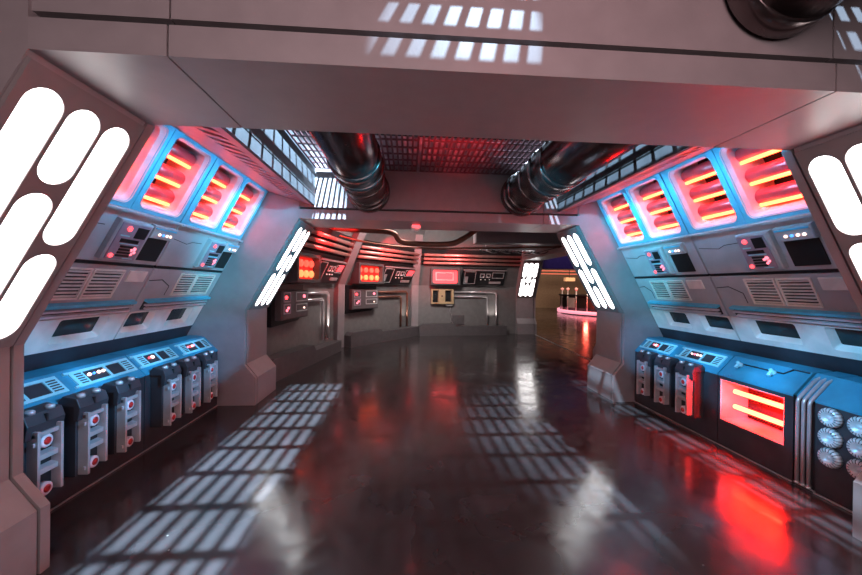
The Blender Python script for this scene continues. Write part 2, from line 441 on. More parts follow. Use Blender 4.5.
def lower_panel(sd, y0, where, vents, wins, hatch=True, shade='grey'):
    fr = wall_frame(sd, y0)
    t = thing('vent_wall_panel', 'grey sloping panel with slatted vents, blue-lit ribs and small dark windows, '+where, 'wall panel', fr.p(BW/2, 1.3, 0), 'lower wall panels with vents')
    mb = MB(fr); mb.box(.006, BW-.006, 1.235, 1.628, -.02, 0, ch=.004); mb.build('panel_plate', 'grey', t)
    a, m, b = vents
    for (p, q) in ((a, m-.008), (m+.008, b)):
        g = MB(fr); g.plate(rect(p, q, 1.378, 1.602), [rect(p+.012, q-.012, 1.39, 1.59)], 0, .012); o = g.build('vent_frame', 'cream', t)
        g = MB(fr)
        for k in range(8):
            z = 1.393+k*.025
            g.hexa([fr.p(p+.012,z,.001),fr.p(q-.012,z,.001),fr.p(q-.012,z+.014,.001),fr.p(p+.012,z+.014,.001),fr.p(p+.012,z,.003),fr.p(q-.012,z,.003),fr.p(q-.012,z+.013,.012),fr.p(p+.012,z+.013,.012)])
        g.build('vent_slats', 'cream', o); g = MB(fr); g.box(p+.012, q-.012, 1.39, 1.59, .0002, .0009); g.build('vent_back', 'black', o)  # black sheet stands in for shade between the slats
    if b < 1.0:
        g = MB(fr); g.box(b+.05, min(1.12, b+.25), 1.51, 1.60, 0, .012, ch=.004); g.build('hatch', 'cream', t)
    g = MB(fr)
    pts = [(.02,1.52),(a*.45,1.53),(a*.8,1.47),(a*.8,1.38)]
    for (c, d) in zip(pts, pts[1:]):
        du, dv = d[0]-c[0], d[1]-c[1]; l = math.hypot(du, dv); nu, nv = -dv/l*.004, du/l*.004
        g.plate([(c[0]-nu,c[1]-nv),(d[0]-nu,d[1]-nv),(d[0]+nu,d[1]+nv),(c[0]+nu,c[1]+nv)], [], 0, .0015)
    g.build('cut_line', 'black', t)
    g = MB(fr); g.box(.10, 1.125, 1.331, 1.352, 0, .045); g.build('blue_lit_rib', 'bright_blue', t)
    for z, e in ((1.296,.02),(1.262,.04)):
        g = MB(fr); g.box(.09+e, 1.11, z, z+.013, 0, .035); g.build('rib', 'bezel', t)
    g = MB(fr); g.box(.10, 1.12, 1.255, 1.33, 0, .010); g.build('rib_channel', 'black', t)
    g = MB(fr)
    outs = [rrect(p-.03, q+.03, 1.045, 1.222, .02, 3) for p, q in wins]
    g.plate(rect(.006, BW-.006, .992, 1.232), outs, -.02, 0)
    for (p, q), o_ in zip(wins, outs):
        g.ring(rrect(p, q, 1.072, 1.20, .012, 3), o_, -.045, 0)
    g.build('sill_plate', 'cream', t)
    for p, q in wins:
        g = MB(fr); g.box(p-.01, q+.01, 1.062, 1.21, -.06, -.046); g.build('dark_window', 'glass', t)
mat_violet = mat('button_face', (.34, .27, .33), .4)
for (sd, y0, where, vents, wins) in (
    (-1, 2.172, 'near half of the left wall', (.25,.57,.86), [(.02,.27),(.58,.94)]),
    (-1, 3.342, 'far half of the left wall', (.41,.69,1.04), [(.05,.33),(.62,.93)]),
    (1, 4.507, 'far half of the right wall', (.27,.53,.80), [(.28,.57),(.81,1.12)]),
    (1, 3.337, 'near half of the right wall', (.34,.61,.87), [(.21,.56),(.83,1.13)])):
    window_panel(sd, y0, where)
    if sd < 0: control_panel(sd, y0, where, (.535,.81), (.875,1.125))
    else: control_panel(sd, y0, where, (.50,.725), (.81,1.04))
    lower_panel(sd, y0, where, vents, wins)
# backing walls behind the bays (setting)
for sd, nm in ((-1, 'wall_left'), (1, 'wall_right')):
    fr = wall_frame(sd, 2.0 if sd < 0 else 4.5)
    mb = MB(fr)
    mb.box(-.0, 2.5, .70, .99, -.035, .0)     # dark strip between the consoles and the sloping panels
    mb.box(0, 2.5, .70, 2.04, -.12, -.062)
    mb.hexa([fr.p(0,2.66,-.36),fr.p(2.5,2.66,-.36),fr.p(2.5,2.70,-.36),fr.p(0,2.70,-.36),fr.p(0,2.66,-.02),fr.p(2.5,2.66,-.02),fr.p(2.5,2.70,-.02),fr.p(0,2.70,-.02)])
    struct(mb.build(nm, 'dark'))

# ------------------------------------------------------------------ consoles
CF = {-1: 2.75, 1: 2.585}
def yz(sd, d, y, z): return Vector((sd*(CF[sd]+d), y, z))
def console_body(sd, y0, y1, label, name='console_cabinet', hole=None, zt=.685):
    t = thing(name, label, 'console', yz(sd, .15, (y0+y1)/2, 0))
    mb = MB()
    prof = [(.10,.0),(.0,.03),(.0,zt),(.0,zt)] 
    U = Vector((0,1,0)); fr = Fr(yz(sd,0,y0,0), U, (0,0,1), Vector((-sd,0,0)))
    w = y1-y0
    outer = rect(.003, w-.003, .02, zt)
    holes = []
    if hole: holes = [rect(*hole)]
    mb.plate(outer, holes, -.02, 0, fr)
    # sides, bottom and back
    mb.box(.003, .02, .02, zt, -.30, -.021, fr=fr); mb.box(w-.02, w-.003, .02, zt, -.30, -.021, fr=fr)
    mb.box(.003, w-.003, 0, .02, -.30, -.012, fr=fr)
    mb.build('cabinet_front', 'dark', t)
    # slanting top
    a, b = (.0, zt), (.165, zt+.165)
    pr_ = [(0,zt),(.165,zt+.17),(.33,zt+.185),(.33,zt-.02),(.02,zt-.02)]
    pr_ = [(-.004,zt-.012),(-.004,zt+.001),(.165,zt+.172),(.33,zt+.185),(.33,zt-.012)]
    mt = MB(); mt.prism([yz(sd, d, y0+.003, z) for d, z in pr_], [yz(sd, d, y1-.003, z) for d, z in pr_])
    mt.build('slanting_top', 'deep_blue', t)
    ft = MB(); ft.box(.003, w-.003, .004, .012, 0, .012, fr=fr); ft.build('kick_trim', 'metal', t)
    return t, fr
def top_frame(sd, y0):   # v from the front edge upward along the slant
    V = Vector((sd*1, 0, 1.0)).normalized(); U = Vector((0, 1 if sd < 0 else -1, 0)); N = U.cross(V)
    return Fr(yz(sd, -.004, y0, .686), U, V, N)
def control_plate(t, sd, y0, y1, lights):
    """small framed control plate on the slanting top; y0 -> y1 runs to the viewer's right"""
    fr = top_frame(sd, y0); w = abs(y1-y0)
    g = MB(fr); v0, v1 = .065, .21
    g.plate(rect(0, w, v0, v1), [rect(.10, w*.52, v0+.022, v1-.022), rect(w*.56, w-.10, v0+.022, v1-.022)], 0, .012)
    g.box(-.035, .0, v1-.018, v1, 0, .016); g.box(-.035, 0, v0, v0+.018, 0, .016)
    o = g.build('control_plate', 'pale_blue', t)
    g = MB(fr); g.box(.10, w*.52, v0+.022, v1-.022, 0, .004); g.box(w*.56, w-.10, v0+.022, v1-.022, 0, .004)
    for k in range(5):
        z = v0+.024+k*.021
        g.box(.03, .085, z, z+.010, .012, .0135); g.box(w-.085, w-.02, z, z+.010, .012, .0135)
    g.build('dark_inlay', 'dark', o)
    for u, m_, r in lights:
        g = MB(); disc(g, fr, .10+(w*.52-.10)*u, (v0+v1)/2+.012, r, .004, .014, 10); g.build('indicator_light', m_, o)
# left console: two cabinets
LT1, fL1 = console_body(-1, 2.0, 3.30, 'dark console cabinet with blue-lit slanting top, near half of the left wall')
LT2, fL2 = console_body(-1, 3.30, 4.512, 'dark console cabinet with blue-lit slanting top, far half of the left wall')
control_plate(LT1, -1, 2.08, 2.64, [(.5,'led_white',.012)])
control_plate(LT1, -1, 2.73, 3.27, [(.2,'led_white',.014),(.42,'led_blue',.010),(.66,'led_white',.014),(.88,'led_white',.013)])
control_plate(LT2, -1, 3.34, 3.83, [(.35,'led_red',.010),(.62,'led_white',.018)])
control_plate(LT2, -1, 3.95, 4.45, [(.2,'led_pink',.012),(.45,'led_red',.012),(.65,'led_white',.014),(.85,'led_pink',.012)])
RT1, fR1 = console_body(1, 3.255, 4.512, 'dark console cabinet with three metal modules and blue-lit slanting top, right wall')
control_plate(RT1, 1, 4.44, 3.95, [(.35,'led_pink',.012),(.6,'led_white',.018),(.8,'led_red',.010)])
control_plate(RT1, 1, 3.82, 3.30, [(.2,'led_white',.010),(.42,'led_pink',.012),(.64,'led_white',.013),(.88,'led_white',.012)])

mat_ring = mat('button_ring_pink', (.80, .62, .66), .3)  # pink reflections on chrome painted as a pale non-metal base
mat_disc = mat('disc_metal', (.62, .66, .68), .3, .2)
def power_module(sd, yc, label, first=[None]):
    """metal framed module hung on the console front"""
    fr = Fr(yz(sd, 0, yc, 0), (0, 1 if sd < 0 else -1, 0), (0,0,1), (-sd,0,0))
    t = thing('power_module', label, 'control module', fr.p(0,.2,.07), 'finned modules with red buttons on the console fronts')
    mb = MB(fr)
    hw = .115
    mb.box(-hw*.86, hw*.86, .19, .66, .0015, .10)
    mb.build('housing', 'dark', t)
    mb = MB(fr)   # hood wrapping the console edge
    prof = [(.575,.0995),(.565,.125),(.665,.145),(.72,.12),(.745,.06),(.745,.002),(.70,.002)]
    L_ = [fr.p(-hw, v, n) for v, n in [(.575,.101),(.560,.130),(.665,.150),(.722,.120),(.722,-.01),(.70,-.015),(.665,.101)]]
    R_ = [fr.p(hw, v, n) for v, n in [(.575,.101),(.560,.130),(.665,.150),(.722,.120),(.722,-.01),(.70,-.015),(.665,.101)]]
    L_ = [fr.p(-hw, v, n) for v, n in [(.57,.101),(.57,.128),(.655,.142),(.715,.120),(.735,.03),(.700,.0025),(.662,.0025),(.662,.101)]]
    R_ = [fr.p(hw, v, n) for v, n in [(.57,.101),(.57,.128),(.655,.142),(.715,.120),(.735,.03),(.700,.0025),(.662,.0025),(.662,.101)]]
    mb.prism(L_, R_); hood = mb.build('hood', 'dark', t, bevel=.004)
    mb = MB(fr)
    mb.box(-.006, .006, .655, .70, .125, .143); mb.build('notch', 'black', hood)
    for u in (-.065, .055):
        mb = MB(); mb.lathe(fr.p(u, .715, .105), (0,0,1), [(.024,0),(.024,.018),(.016,.026),(.006,.028)], 14); mb.build('knob', 'chrome', hood)
    mb = MB(fr)   # channel: two side rails and a top plate
    mb.box(-.080, -.062, .195, .615, .1005, .165); mb.box(.062, .080, .215, .625, .1005, .165)
    mb.box(-.080, .080, .575, .600, .129, .150)
    bk = MB(fr); bk.box(-.061, .061, .20, .575, .1005, .108); bk.build('back_plate', 'black', t)
    for (u, z) in ((-.083,.54),(.083,.57),(-.083,.24),(.083,.30)):
        mb.box(u-.008, u+.008, z-.012, z+.012, .14, .152)
    mb.build('rail_channel', 'metal', t, bevel=.002)
    for z in (.33, .415):
        mb = MB(fr); mb.prism([fr.p(-.060,v,n) for v,n in ((z,.109),(z+.02,.150),(z+.05,.150),(z+.06,.109))],[fr.p(.060,v,n) for v,n in ((z,.109),(z+.02,.150),(z+.05,.150),(z+.06,.109))]); mb.build('fin', 'metal', t)
    for z in (.535, .245):
        mb = MB(); mb.lathe(fr.p(0, z, .1085), fr.N, [(.040,0),(.040,.03),(.034,.036),(.022,.036)], 18); rg = mb.build('button_ring', mat_ring, t)
        mb = MB(); mb.lathe(fr.p(0, z, .142), fr.N, [(.0235,-.006),(.0235,.004),(.012,.008)], 16); mb.build('red_button', 'red_plastic', rg)
    return t
ordn = ['nearest of the three in front of the seam', 'middle one of the near three', 'farthest of the near three', 'first of the far three past the bare front', 'middle one of the far three', 'last one beside the second portal']
for y, w in zip((2.30, 2.63, 2.95, 3.47, 3.79, 4.12), ordn):
    power_module(-1, y, 'finned metal module on the left console, '+w)
for y, w in zip((4.155, 3.84, 3.515), ('farthest, beside the second portal', 'between its two neighbours', 'nearest the glowing heater')):
    power_module(1, y, 'finned metal module on the right console, '+w)

# heater console
HT, fH = console_body(1, 2.575, 3.250, 'dark console with a glowing red heater window, right wall', 'heater_console', hole=(.075, .635, .27, .635))
frh = Fr(yz(1, 0, 3.250, 0), (0,-1,0), (0,0,1), (-1,0,0))
f = MB(frh); o_ = rect(.04, .60, .27, .635)
f.ring([(.04,.27),(.60,.27),(.60,.635),(.04,.635)], rect(.03,.61,.26,.645), 0, .006)
f.ring(rect(.04,.60,.27,.635), rect(.0401,.5999,.2701,.6349), -.27, 0)
hw = f.build('heater_window', 'bezel', HT)
f = MB(frh); f.box(.04, .60, .27, .635, -.285, -.271); f.build('back_plate', 'void', hw)
for z in (.545, .405):
    f = MB(); f.tube([frh.p(.11, z, -.065), frh.p(.59, z, -.065)], .021, 10); f.build('heating_tube', 'heat', hw)
for z in (.485, .335):
    f = MB(frh); f.box(.05, .59, z, z+.035, -.24, -.20); f.build('heater_louver', 'dark', hw)
# levers and a line on the heater console top
ft_ = top_frame(1, 3.250)
for (u, v) in ((.13,.15),(.43,.15)):
    g = MB(); g.lathe(ft_.p(u, v, 0), ft_.N, [(.024,0),(.024,.02),(.015,.028),(.015,.05),(.006,.054)], 14); g.box(u-.012, u+.012, v-.05, v, .018, .036, fr=ft_); g.build('lever_knob', 'pale_blue', HT)
g = MB(ft_)
for (c, d) in zip([(.15,.165),(.50,.165),(.545,.225)], [(.50,.165),(.545,.225),(.66,.225)]):
    g.tube([ft_.p(*c, .008), ft_.p(*d, .008)], .006, 8)
g.build('control_wire', 'black', HT)
# vertical chrome tubes that bend over the console edge
for k, y in enumerate((2.535, 2.495, 2.455)):
    t = thing('bent_tube', 'chrome tube bending over the console edge, '+('left one of three by the heater','middle one of three by the heater','right one of three, beside the ribbed discs')[k], 'tube', yz(1, -.015, y, 0), 'three chrome tubes between heater and discs')
    path = [yz(1,-.014,y,.02), yz(1,-.014,y,.64)]
    for j in range(1,6):
        a = j/6*math.radians(45); path.append(yz(1, -.014+.06*(1-math.cos(a)), y, .64+.06*math.sin(a)))
    e = path[-1]; path.append(Vector((e.x+.135, y, e.z+.135)))
    e = path[-1]; path.append(Vector((e.x+.05, y, e.z+.02))); path.append(Vector((e.x+.12, y, e.z+.025)))
    MB().tube(path, .0125, 10).build('tube_run', 'metal', t)
    c_ = MB(); c_.tube([path[0], path[0]+Vector((0,0,.02))], .0155, 10); c_.build('end_collar', 'chrome', t)
CF[1] += .02
TB, fT = console_body(1, 2.432, 2.572, 'narrow dark console section behind three chrome tubes', 'console_cabinet')
CF[1] -= .02
DT, fD = console_body(1, 1.995, 2.428, 'dark console with ribbed metal discs at the right edge', 'disc_console')
frd = Fr(yz(1, 0, 2.428, 0), (0,-1,0), (0,0,1), (-1,0,0))
for u in (.105, .275):
    for z in (.60, .457, .315):
        zz = z
        m_ = MB(); c = frd.p(u, zz, .001)
        m_.lathe(c, frd.N, [(.068,0),(.068,.020),(.060,.036),(.036,.040),(.026,.022),(.010,.020),(.006,.026)], 28)
        dd = m_.build('ribbed_disc', mat_disc, DT)
        m_ = MB()
        for k in range(18):
            a = 2*PI*k/18; r0, r1 = .040, .067
            dx, dz = math.cos(a), math.sin(a)
            p0 = frd.p(u+dx*r0, zz+dz*r0, .040); p1 = frd.p(u+dx*.060, zz+dz*.060, .037); p2 = frd.p(u+dx*r1, zz+dz*r1, .025); p3 = frd.p(u+dx*.069, zz+dz*.069, .002)
            m_.tube([p0,p1,p2,p3], .0022, 6)
        m_.build('rib_spokes', 'dark', dd)

# ------------------------------------------------------------------ far room: three wall modules
mat_redglow = emit('red_lit_glass', (.8, .02, .015), .45)
mat_redflat = emit('red_lit_screen', (1, .06, .07), 1.3)
mat_cell = emit('orange_cell', (1, .24, .08), 1.3)
mat_cell2 = emit('red_cell', (1, .10, .06), 1.0)
mat_dimred = emit('pink_post_lamp', (1, .4, .35), .2)
mat_rail = emit('red_lit_rail', (1, .22, .14), .3)  # red light falling on the rails, put in as emission
mat_orange = emit('orange_shade', (1, .5, .25), .3)
mat_dimled = emit('dim_indicator', (.8, .75, .7), .5)
def seg_frame(a, b):
    a, b = Vector((*a,0)), Vector((*b,0)); d = (b-a).normalized(); n = Vector((d.y, -d.x, 0))
    return Fr(a, d, (0,0,1), n)
PA, PB, PC, PD = (-2.85,5.25), (-2.2,8.6), (-.35,10.95), (3.12,11.32)
SEG = [('left', seg_frame(PA,PB), 3.41, .36, 'on the wall left beyond the second portal'), ('middle', seg_frame(PB,PC), 2.99, 0, 'on the angled middle wall of the far room'), ('right', seg_frame(PC,PD), 3.49, 0, 'on the frontal far wall beside the passage')]
LEAN = .50; ZB = 1.52
names = ['wall_far_left', 'wall_far_middle', 'wall_far_right']
for i, (nm, fr, L, du, wh) in enumerate(SEG):
    mb = MB(fr)
    mb.box(0, L, 0, ZB, -.12, 0)
    fl = Fr(fr.p(0,ZB,0), fr.U, Vector((0,0,1))+fr.N*LEAN, Vector((0,0,-LEAN))+fr.N)
    ln = lambda u, z, n=0, fl=fl: fl.p(u, z-ZB, n)
    mb.hexa([fr.p(0,ZB,-.12),fr.p(L,ZB,-.12),fr.p(L,ZB,0),fr.p(0,ZB,0),fr.p(0,3.3,.70),fr.p(L,3.3,.70),fr.p(L,3.3,.88),fr.p(0,3.3,.88)])
    struct(mb.build(names[i], 'far_wall'))
    # rib at the start of the segment
    t = thing('wall_rib', 'leaning grey rib, '+('first one beside the second portal' if i == 0 else 'between the left and middle far walls' if i == 1 else 'between the middle and right far walls'), 'rib', fr.p(.12+du*.5, 0, .1), 'leaning ribs between the far wall bays')
    mb = MB(fr); u0, u1 = .03+du*.4, .24+du*.4
    mb.prism([fr.p(u0,v,n) for v,n in ((0,.001),(0,.12),(ZB,.14),(2.95,.98),(2.95,.73),(ZB,.001))],[fr.p(u1,v,n) for v,n in ((0,.001),(0,.12),(ZB,.14),(2.95,.98),(2.95,.73),(ZB,.001))])
    mb.build('rib_body', 'frame', t)
    # plinth
    d = du
    t = thing('wall_plinth', 'dark stepped plinth along the floor '+wh, 'plinth', fr.p(1.6+d,0,.1), 'dark plinths along the far walls')
    mb = MB(fr)
    mb.prism([fr.p(u,v,.11) for u,v in ((.26+d,0),(.26+d,.28),(.34+d,.36),(1.32+d,.36),(1.40+d,.28),(3.02+d,.28),(3.02+d,0))],[fr.p(u,v,.34) for u,v in ((.26+d,0),(.26+d,.28),(.34+d,.36),(1.32+d,.36),(1.40+d,.28),(3.02+d,.28),(3.02+d,0))]) if i else mb.prism([fr.p(u,v,.11) for u,v in ((.30,0),(.30,.30),(.36,.36),(1.7,.36),(1.8,.24),(3.1,.24),(3.1,0))],[fr.p(u,v,.34) for u,v in ((.30,0),(.30,.30),(.36,.36),(1.7,.36),(1.8,.24),(3.1,.24),(3.1,0))])
    mb.build('plinth_body', 'plinth', t)
    # junction box with black carrier and red lit window above
    t = thing('junction_box', ('dark wall box with pink lit switches ' if i < 2 else 'brass coloured open box under a red window ')+wh, 'control box', fr.p(.95+d,.9,.1), 'boxes with switches on the far walls')
    if i < 2:
        mb = MB(fr); mb.prism([fr.p(u,v,.0015) for u,v in ((.32+d,.80),(1.20+d,.84),(1.38+d,.95),(1.38+d,1.50),(.32+d,1.50))],[fr.p(u,v,.09) for u,v in ((.32+d,.80),(1.20+d,.84),(1.38+d,.95),(1.38+d,1.50),(.32+d,1.50))])
        mb.build('carrier', 'black', t)
        mb = MB(fr); mb.box(.42+d, 1.34+d, .90, 1.40, .091, .22, ch=.02); bx = mb.build('box_body', 'plinth', t)
        for (a, b, z0, z1) in ((.46,.68,1.20,1.37),(.46,.68,1.00,1.17),(.86,1.28,1.20,1.37),(.86,1.28,1.02,1.16)):
            g = MB(fr); g.plate(rect(a+d,b+d,z0,z1), [rect(a+.02+d,b-.02+d,z0+.02,z1-.02)], .2205, .232); g.build('switch_frame', 'grey' if a > .5 else mat_violet, bx)
        for (u, z, r, m_) in ((.54,1.28,.035,'led_red'),(.56,1.06,.025,'led_pink'),(.61,1.10,.025,'led_pink'),(1.16,1.29,.036,'led_pink'),(1.16,1.08,.018,'led_white')):
            g = MB(); disc(g, fr, u+d, z, r, .2205, .236, 10); g.build('indicator_light', m_, bx)
    else:
        mb = MB(fr); mb.plate(rect(.64,1.34,.96,1.42), [rect(.68,.86,1.0,1.38), rect(1.07,1.27,1.02,1.38)], .0015, .16); bx = mb.build('box_body', 'brass', t)
        g = MB(fr); g.box(.68,.86,1.0,1.38,.002,.03); g.build('dark_inside', 'black', bx); g = MB(fr); g.box(1.07,1.27,1.02,1.38,.002,.03); g = g.build('dark_inside', 'black', bx) and MB(fr)
        g.box(.71,.82,1.08,1.25,.0305,.10); g.build('inner_block', 'black', bx); g = MB(fr); g.box(1.11,1.22,1.1,1.3,.0305,.1); g.build('inner_block', 'black', bx)
        g = MB(); disc(g, fr, .97, 1.2, .03, .16, .175, 12); g.build('dial', 'copper', bx)
        g = MB(fr); g.box(1.12,1.32,.90,.93,.0015,.12); g.build('shelf_lip', 'metal', bx)
    t = thing('red_lit_window', 'glowing red window box '+wh, 'lit window', fr.p(1.05+d,1.6,.2), 'glowing red window boxes on the far walls')
    uo = d+(.12 if i == 1 else .0)-(.25 if i == 1 else 0)
    a, b = .64+uo+(0 if i else .0), 1.42+uo
    mb = MB(fr); mb.plate(rect(a-.06, b+.06, 1.545, 2.06), [rrect(a,b,1.60,2.0,.05)], .20, .40); mb.box(a-.06,b+.06,1.545,2.06,.12,.2)
    wb = mb.build('window_housing', 'plinth', t, bevel=.01)
    g = MB(fr); g.box(a-.01,b+.01,1.59,2.01,.202,.26); g.build('red_glass', mat_redglow if i < 2 else mat_redflat, wb)
    if i < 2:
        for r_ in range(2):
            for c_ in range(4):
                g = MB(); u = a+.09+c_*(b-a-.14)/3.2; z = 1.70+r_*.19
                g.lathe(fr.p(u,z,.262), fr.N, [(.068,0),(.068,.03),(.045,.05),(.01,.03)], 14); g.build('glowing_cell', mat_cell if r_ == 0 else mat_cell2, wb)
    else:
        g = MB(fr); g.plate(rect(a+.1,b-.12,1.68,1.93), [rect(a+.13,b-.15,1.71,1.90)], .262, .29); g.build('inner_frame', 'bezel', wb)
    # instrument panel on the leaning wall
    t = thing('instrument_panel', 'black slanting instrument panel '+wh, 'instrument panel', ln(2.2+d,1.65,.05), 'black slanting instrument panels on the far walls')
    a, b = 1.58+d*.9, 2.98+d*.8
    if i == 1: a, b = 1.42, 2.80
    mb = MB(fl); mb.box(a, b, .06, .56, .004, .10, ch=.02); ip = mb.build('panel_body', 'black', t)
    g = MB(fl); g.box(a, b, .53, .56, .101, .12); g.build('top_edge', 'metal', ip)
    g = MB(fl); w = b-a
    g.plate(rect(a+.06,a+w*.3,.12,.50), [rect(a+.075,a+w*.3-.015,.135,.485)], .1005, .108); g.plate(rect(a+w*.68,b-.07,.30,.48), [rect(a+w*.68+.015,b-.085,.315,.465)], .1005, .108)
    g.plate(rect(a+w*.40,a+w*.50,.32,.44), [rect(a+w*.415,a+w*.485,.34,.42)], .1005, .11); g.plate(rect(a+w*.54,a+w*.64,.32,.44), [rect(a+w*.555,a+w*.625,.34,.42)], .1005, .11)
    g.build('outline_frame', 'grey', ip)
    g = MB(fl); g.box(a+.09,a+.18,.16,.34,.101,.12); g.build('silver_block', 'metal', ip); g = MB(fl); g.box(a+w*.63,b-.14,.14,.20,.101,.12); g.build('silver_block', 'metal', ip)
    if i < 2:
        g = MB(fl); g.plate([(b-.36,.34),(b-.12,.34),(b-.05,.48),(b-.30,.48)], [], .101, .112); g.build('red_display', mat_redflat, ip)
    for k in range(5):
        g = MB(); disc(g, fl, a+w*(.43+.05*k), .26+.08*(k%2), .012, .101, .112, 8); g.build('indicator_light', mat_dimled, ip)
    # three long tubes over a black plate, added as shade behind them
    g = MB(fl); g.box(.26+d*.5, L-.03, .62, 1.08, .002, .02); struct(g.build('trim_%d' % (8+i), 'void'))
    for k in range(3):
        z = 2.24+k*.115
        g = MB(); g.tube([ln(.34+d*.9, z, .09), ln(L-.05, z, .09)], .040, 12)
        tag(g.build('wall_tube', 'tube'), ('lowest','middle','highest')[k]+' of three red-lit tubes '+wh, 'tube', 'red-lit tubes along the far walls')
    # two bent pipes
    for k, (z, uc, m_) in enumerate(((1.33, 2.76, None), (1.19, 2.46, None))):
        mm = 'copper' if i == 1 else 'metal'
        uc += d*.6; path = [fr.p(1.385+d, z, .07)]
        rr = .10 if k == 0 else .07
        for j in range(7):
            a_ = PI/2*j/6; path.append(fr.p(uc-rr+rr*math.sin(a_), z-rr+rr*math.cos(a_), .07))
        path.append(fr.p(uc, .37 if False else .285, .07))
        path = path[:-1]+[fr.p(uc, .30, .07)]
        g = MB(); g.tube(path, .030, 12)
        o = tag(g.build('bent_pipe', mm), ('upper outer' if k == 0 else 'lower inner')+(' copper' if i == 1 else ' steel')+' bent pipe '+wh, 'pipe', 'bent pipes on the far walls')
    # up-light between the pipes
    g = MB(); g.lathe(fr.p(2.62+d*.6, .285, .17), (0,0,1), [(.05,0),(.05,.03),(.035,.035),(.02,.03)], 14)
    if i == 1: pass
# ceiling of the far room, with its clutter
mb = MB(); mb.box(-4.5, 3.9, 5.22, 12.0, 3.32, 3.4); struct(mb.build('ceiling_far', 'void'))
path = [(-1.90,7.0,2.62),(-1.6,7.2,2.62),(-1.0,7.2,2.60),(-.72,7.2,2.55),(-.62,7.2,2.42),(-.45,7.2,2.37),(.0,7.2,2.35),(.42,7.2,2.37),(.62,7.2,2.44),(.86,7.3,2.60),(1.05,7.5,2.80),(1.1,7.6,3.31)]
def smooth(path, n=5):
    P = [Vector(p) for p in path]; out = []
    for i in range(len(P)-1):
        p0, p1, p2, p3 = P[max(i-1,0)], P[i], P[i+1], P[min(i+2,len(P)-1)]
        for k in range(n):
            t = k/n
            out.append(.5*((2*p1)+(p2-p0)*t+(2*p0-5*p1+4*p2-p3)*t*t+(3*p1-p0-3*p2+p3)*t**3))
    return out+[P[-1]]
tag(MB().tube(smooth(path), .055, 14).build('copper_conduit', 'copper'), 'thick copper conduit bending across the ceiling of the far room', 'pipe')
tag(MB().tube(smooth([(-2.5,7.4,2.72),(-1.5,7.6,2.45),(-.3,7.7,2.33),(1.2,7.8,2.36),(2.6,7.9,2.42),(3.05,7.95,2.44)]), .022, 10).build('ceiling_pipe', 'copper'), 'thin copper pipe under the thick conduit in the far room', 'pipe')
t = thing('ceiling_beam_box', 'grey boxed beam hanging in the far room, right of the conduit', 'duct', (1.9, 8.0, 2.5))
mb = MB(); mb.box(1.10, 3.05, 7.9, 8.3, 2.50, 2.80, ch=0); mb.build('box_body', 'frame', t, bevel=.01)
mb = MB(); [mb.box(x-.015, x+.015, 8.08, 8.11, 2.80, 3.32) for x in (1.3, 2.8)]; mb.build('hanger', 'metal', t)
t = thing('cable_tray', 'tangled cable tray with a pale plate near the passage', 'cable tray', (2.0, 8.7, 2.38))
mb = MB(); mb.box(1.35, 2.75, 8.6, 8.9, 2.42, 2.44); mb.box(1.35, 2.75, 8.6, 8.61, 2.44, 2.47); mb.build('tray_plate', 'bezel', t)
for k in range(9):
    x = 1.3+k*.17; P_ = [(x, 8.62+.02*k, 2.41), (x+.15, 8.58, 2.33+.03*random.random()), (x+.32, 8.65, 2.36), (x+.42, 8.7, 2.415)]
    MB().tube(smooth(P_, 4), .012, 8).build('cable', 'chrome' if k%2 else 'black', t)
mb = MB(); [mb.box(x-.01, x+.01, 8.74, 8.76, 2.44, 3.32) for x in (1.5, 2.6)]; mb.build('hanger', 'metal', t)
t = thing('ceiling_detector', 'small white domed detector under the second portal beam', 'detector', (-.33, 4.9, 2.27))
mb = MB(); mb.lathe((-.33, 4.92, ZT), (0,0,-1), [(.07,0),(.07,.02),(.055,.05),(.03,.065),(.005,.07)], 20); mb.build('dome', 'detector', t)
mb = MB(); mb.box(-.38, -.28, 4.80, 4.84, ZT-.03, ZT-.0005); mb.build('red_lamp', 'led_red', t)
# wires hanging by the brass box
fr = SEG[2][1]
tag(MB().tube(smooth([fr.p(1.28,.895,.06), fr.p(1.25,.75,.05), fr.p(1.30,.6,.06), fr.p(1.27,.45,.12), fr.p(1.30,.38,.20)],5), .006, 6).build('hanging_wire', 'metal'), 'thin wire hanging from the brass box to the plinth', 'wire')
mb = MB(fr); mb.box(1.30, 1.72, .30, .60, .0015, .035, ch=.008); tag(mb.build('wall_hatch', 'plinth'), 'square hatch low on the frontal far wall behind the wire', 'hatch')
# pale line across the floor of the passage
mb = MB(); mb.hexa([Vector(p) for p in ((3.33,6.7,.0),(3.37,6.7,.0),(3.66,11.05,.0),(3.62,11.05,.0),(3.33,6.7,.003),(3.37,6.7,.003),(3.66,11.05,.003),(3.62,11.05,.003))])
struct(mb.build('trim_5', 'grey'))
# hall beyond the passage
mb = MB(); mb.box(4.0, 22, 30, 30.2, 0, 3.35); struct(mb.build('wall_hall', 'beige'))
mb = MB(); mb.box(7.6, 22, 25.9, 26.1, 0, 3.2); struct(mb.build('wall_beige', 'beige'))
mb = MB(); mb.box(3.9, 22, 12.0, 31, 4.6, 4.7); struct(mb.build('ceiling_hall', 'void'))
mb = MB(); mb.box(5.0, 16, 14.6, 15.0, 2.30, 4.5); struct(mb.build('trim_6', 'purple'))
mb = MB(); mb.box(7.05, 7.50, 21.8, 22.2, 0, 4.6, ch=0); struct(mb.build('trim_7', 'void'))
for k, z in enumerate((2.42, 2.62)):
    tag(MB().tube([(8.2, 23.0, z), (16, 23.0, z)], .035, 8).build('red_rail', mat_rail), ('lower','upper')[k]+' red-lit rail above the round booth in the hall', 'rail', 'rails above the booth')
t = thing('round_booth', 'round black booth with a glowing pink base ring in the hall', 'booth', (12.1, 19.5, 0))
cx, cy, R_ = 11.75, 20.2, 3.0
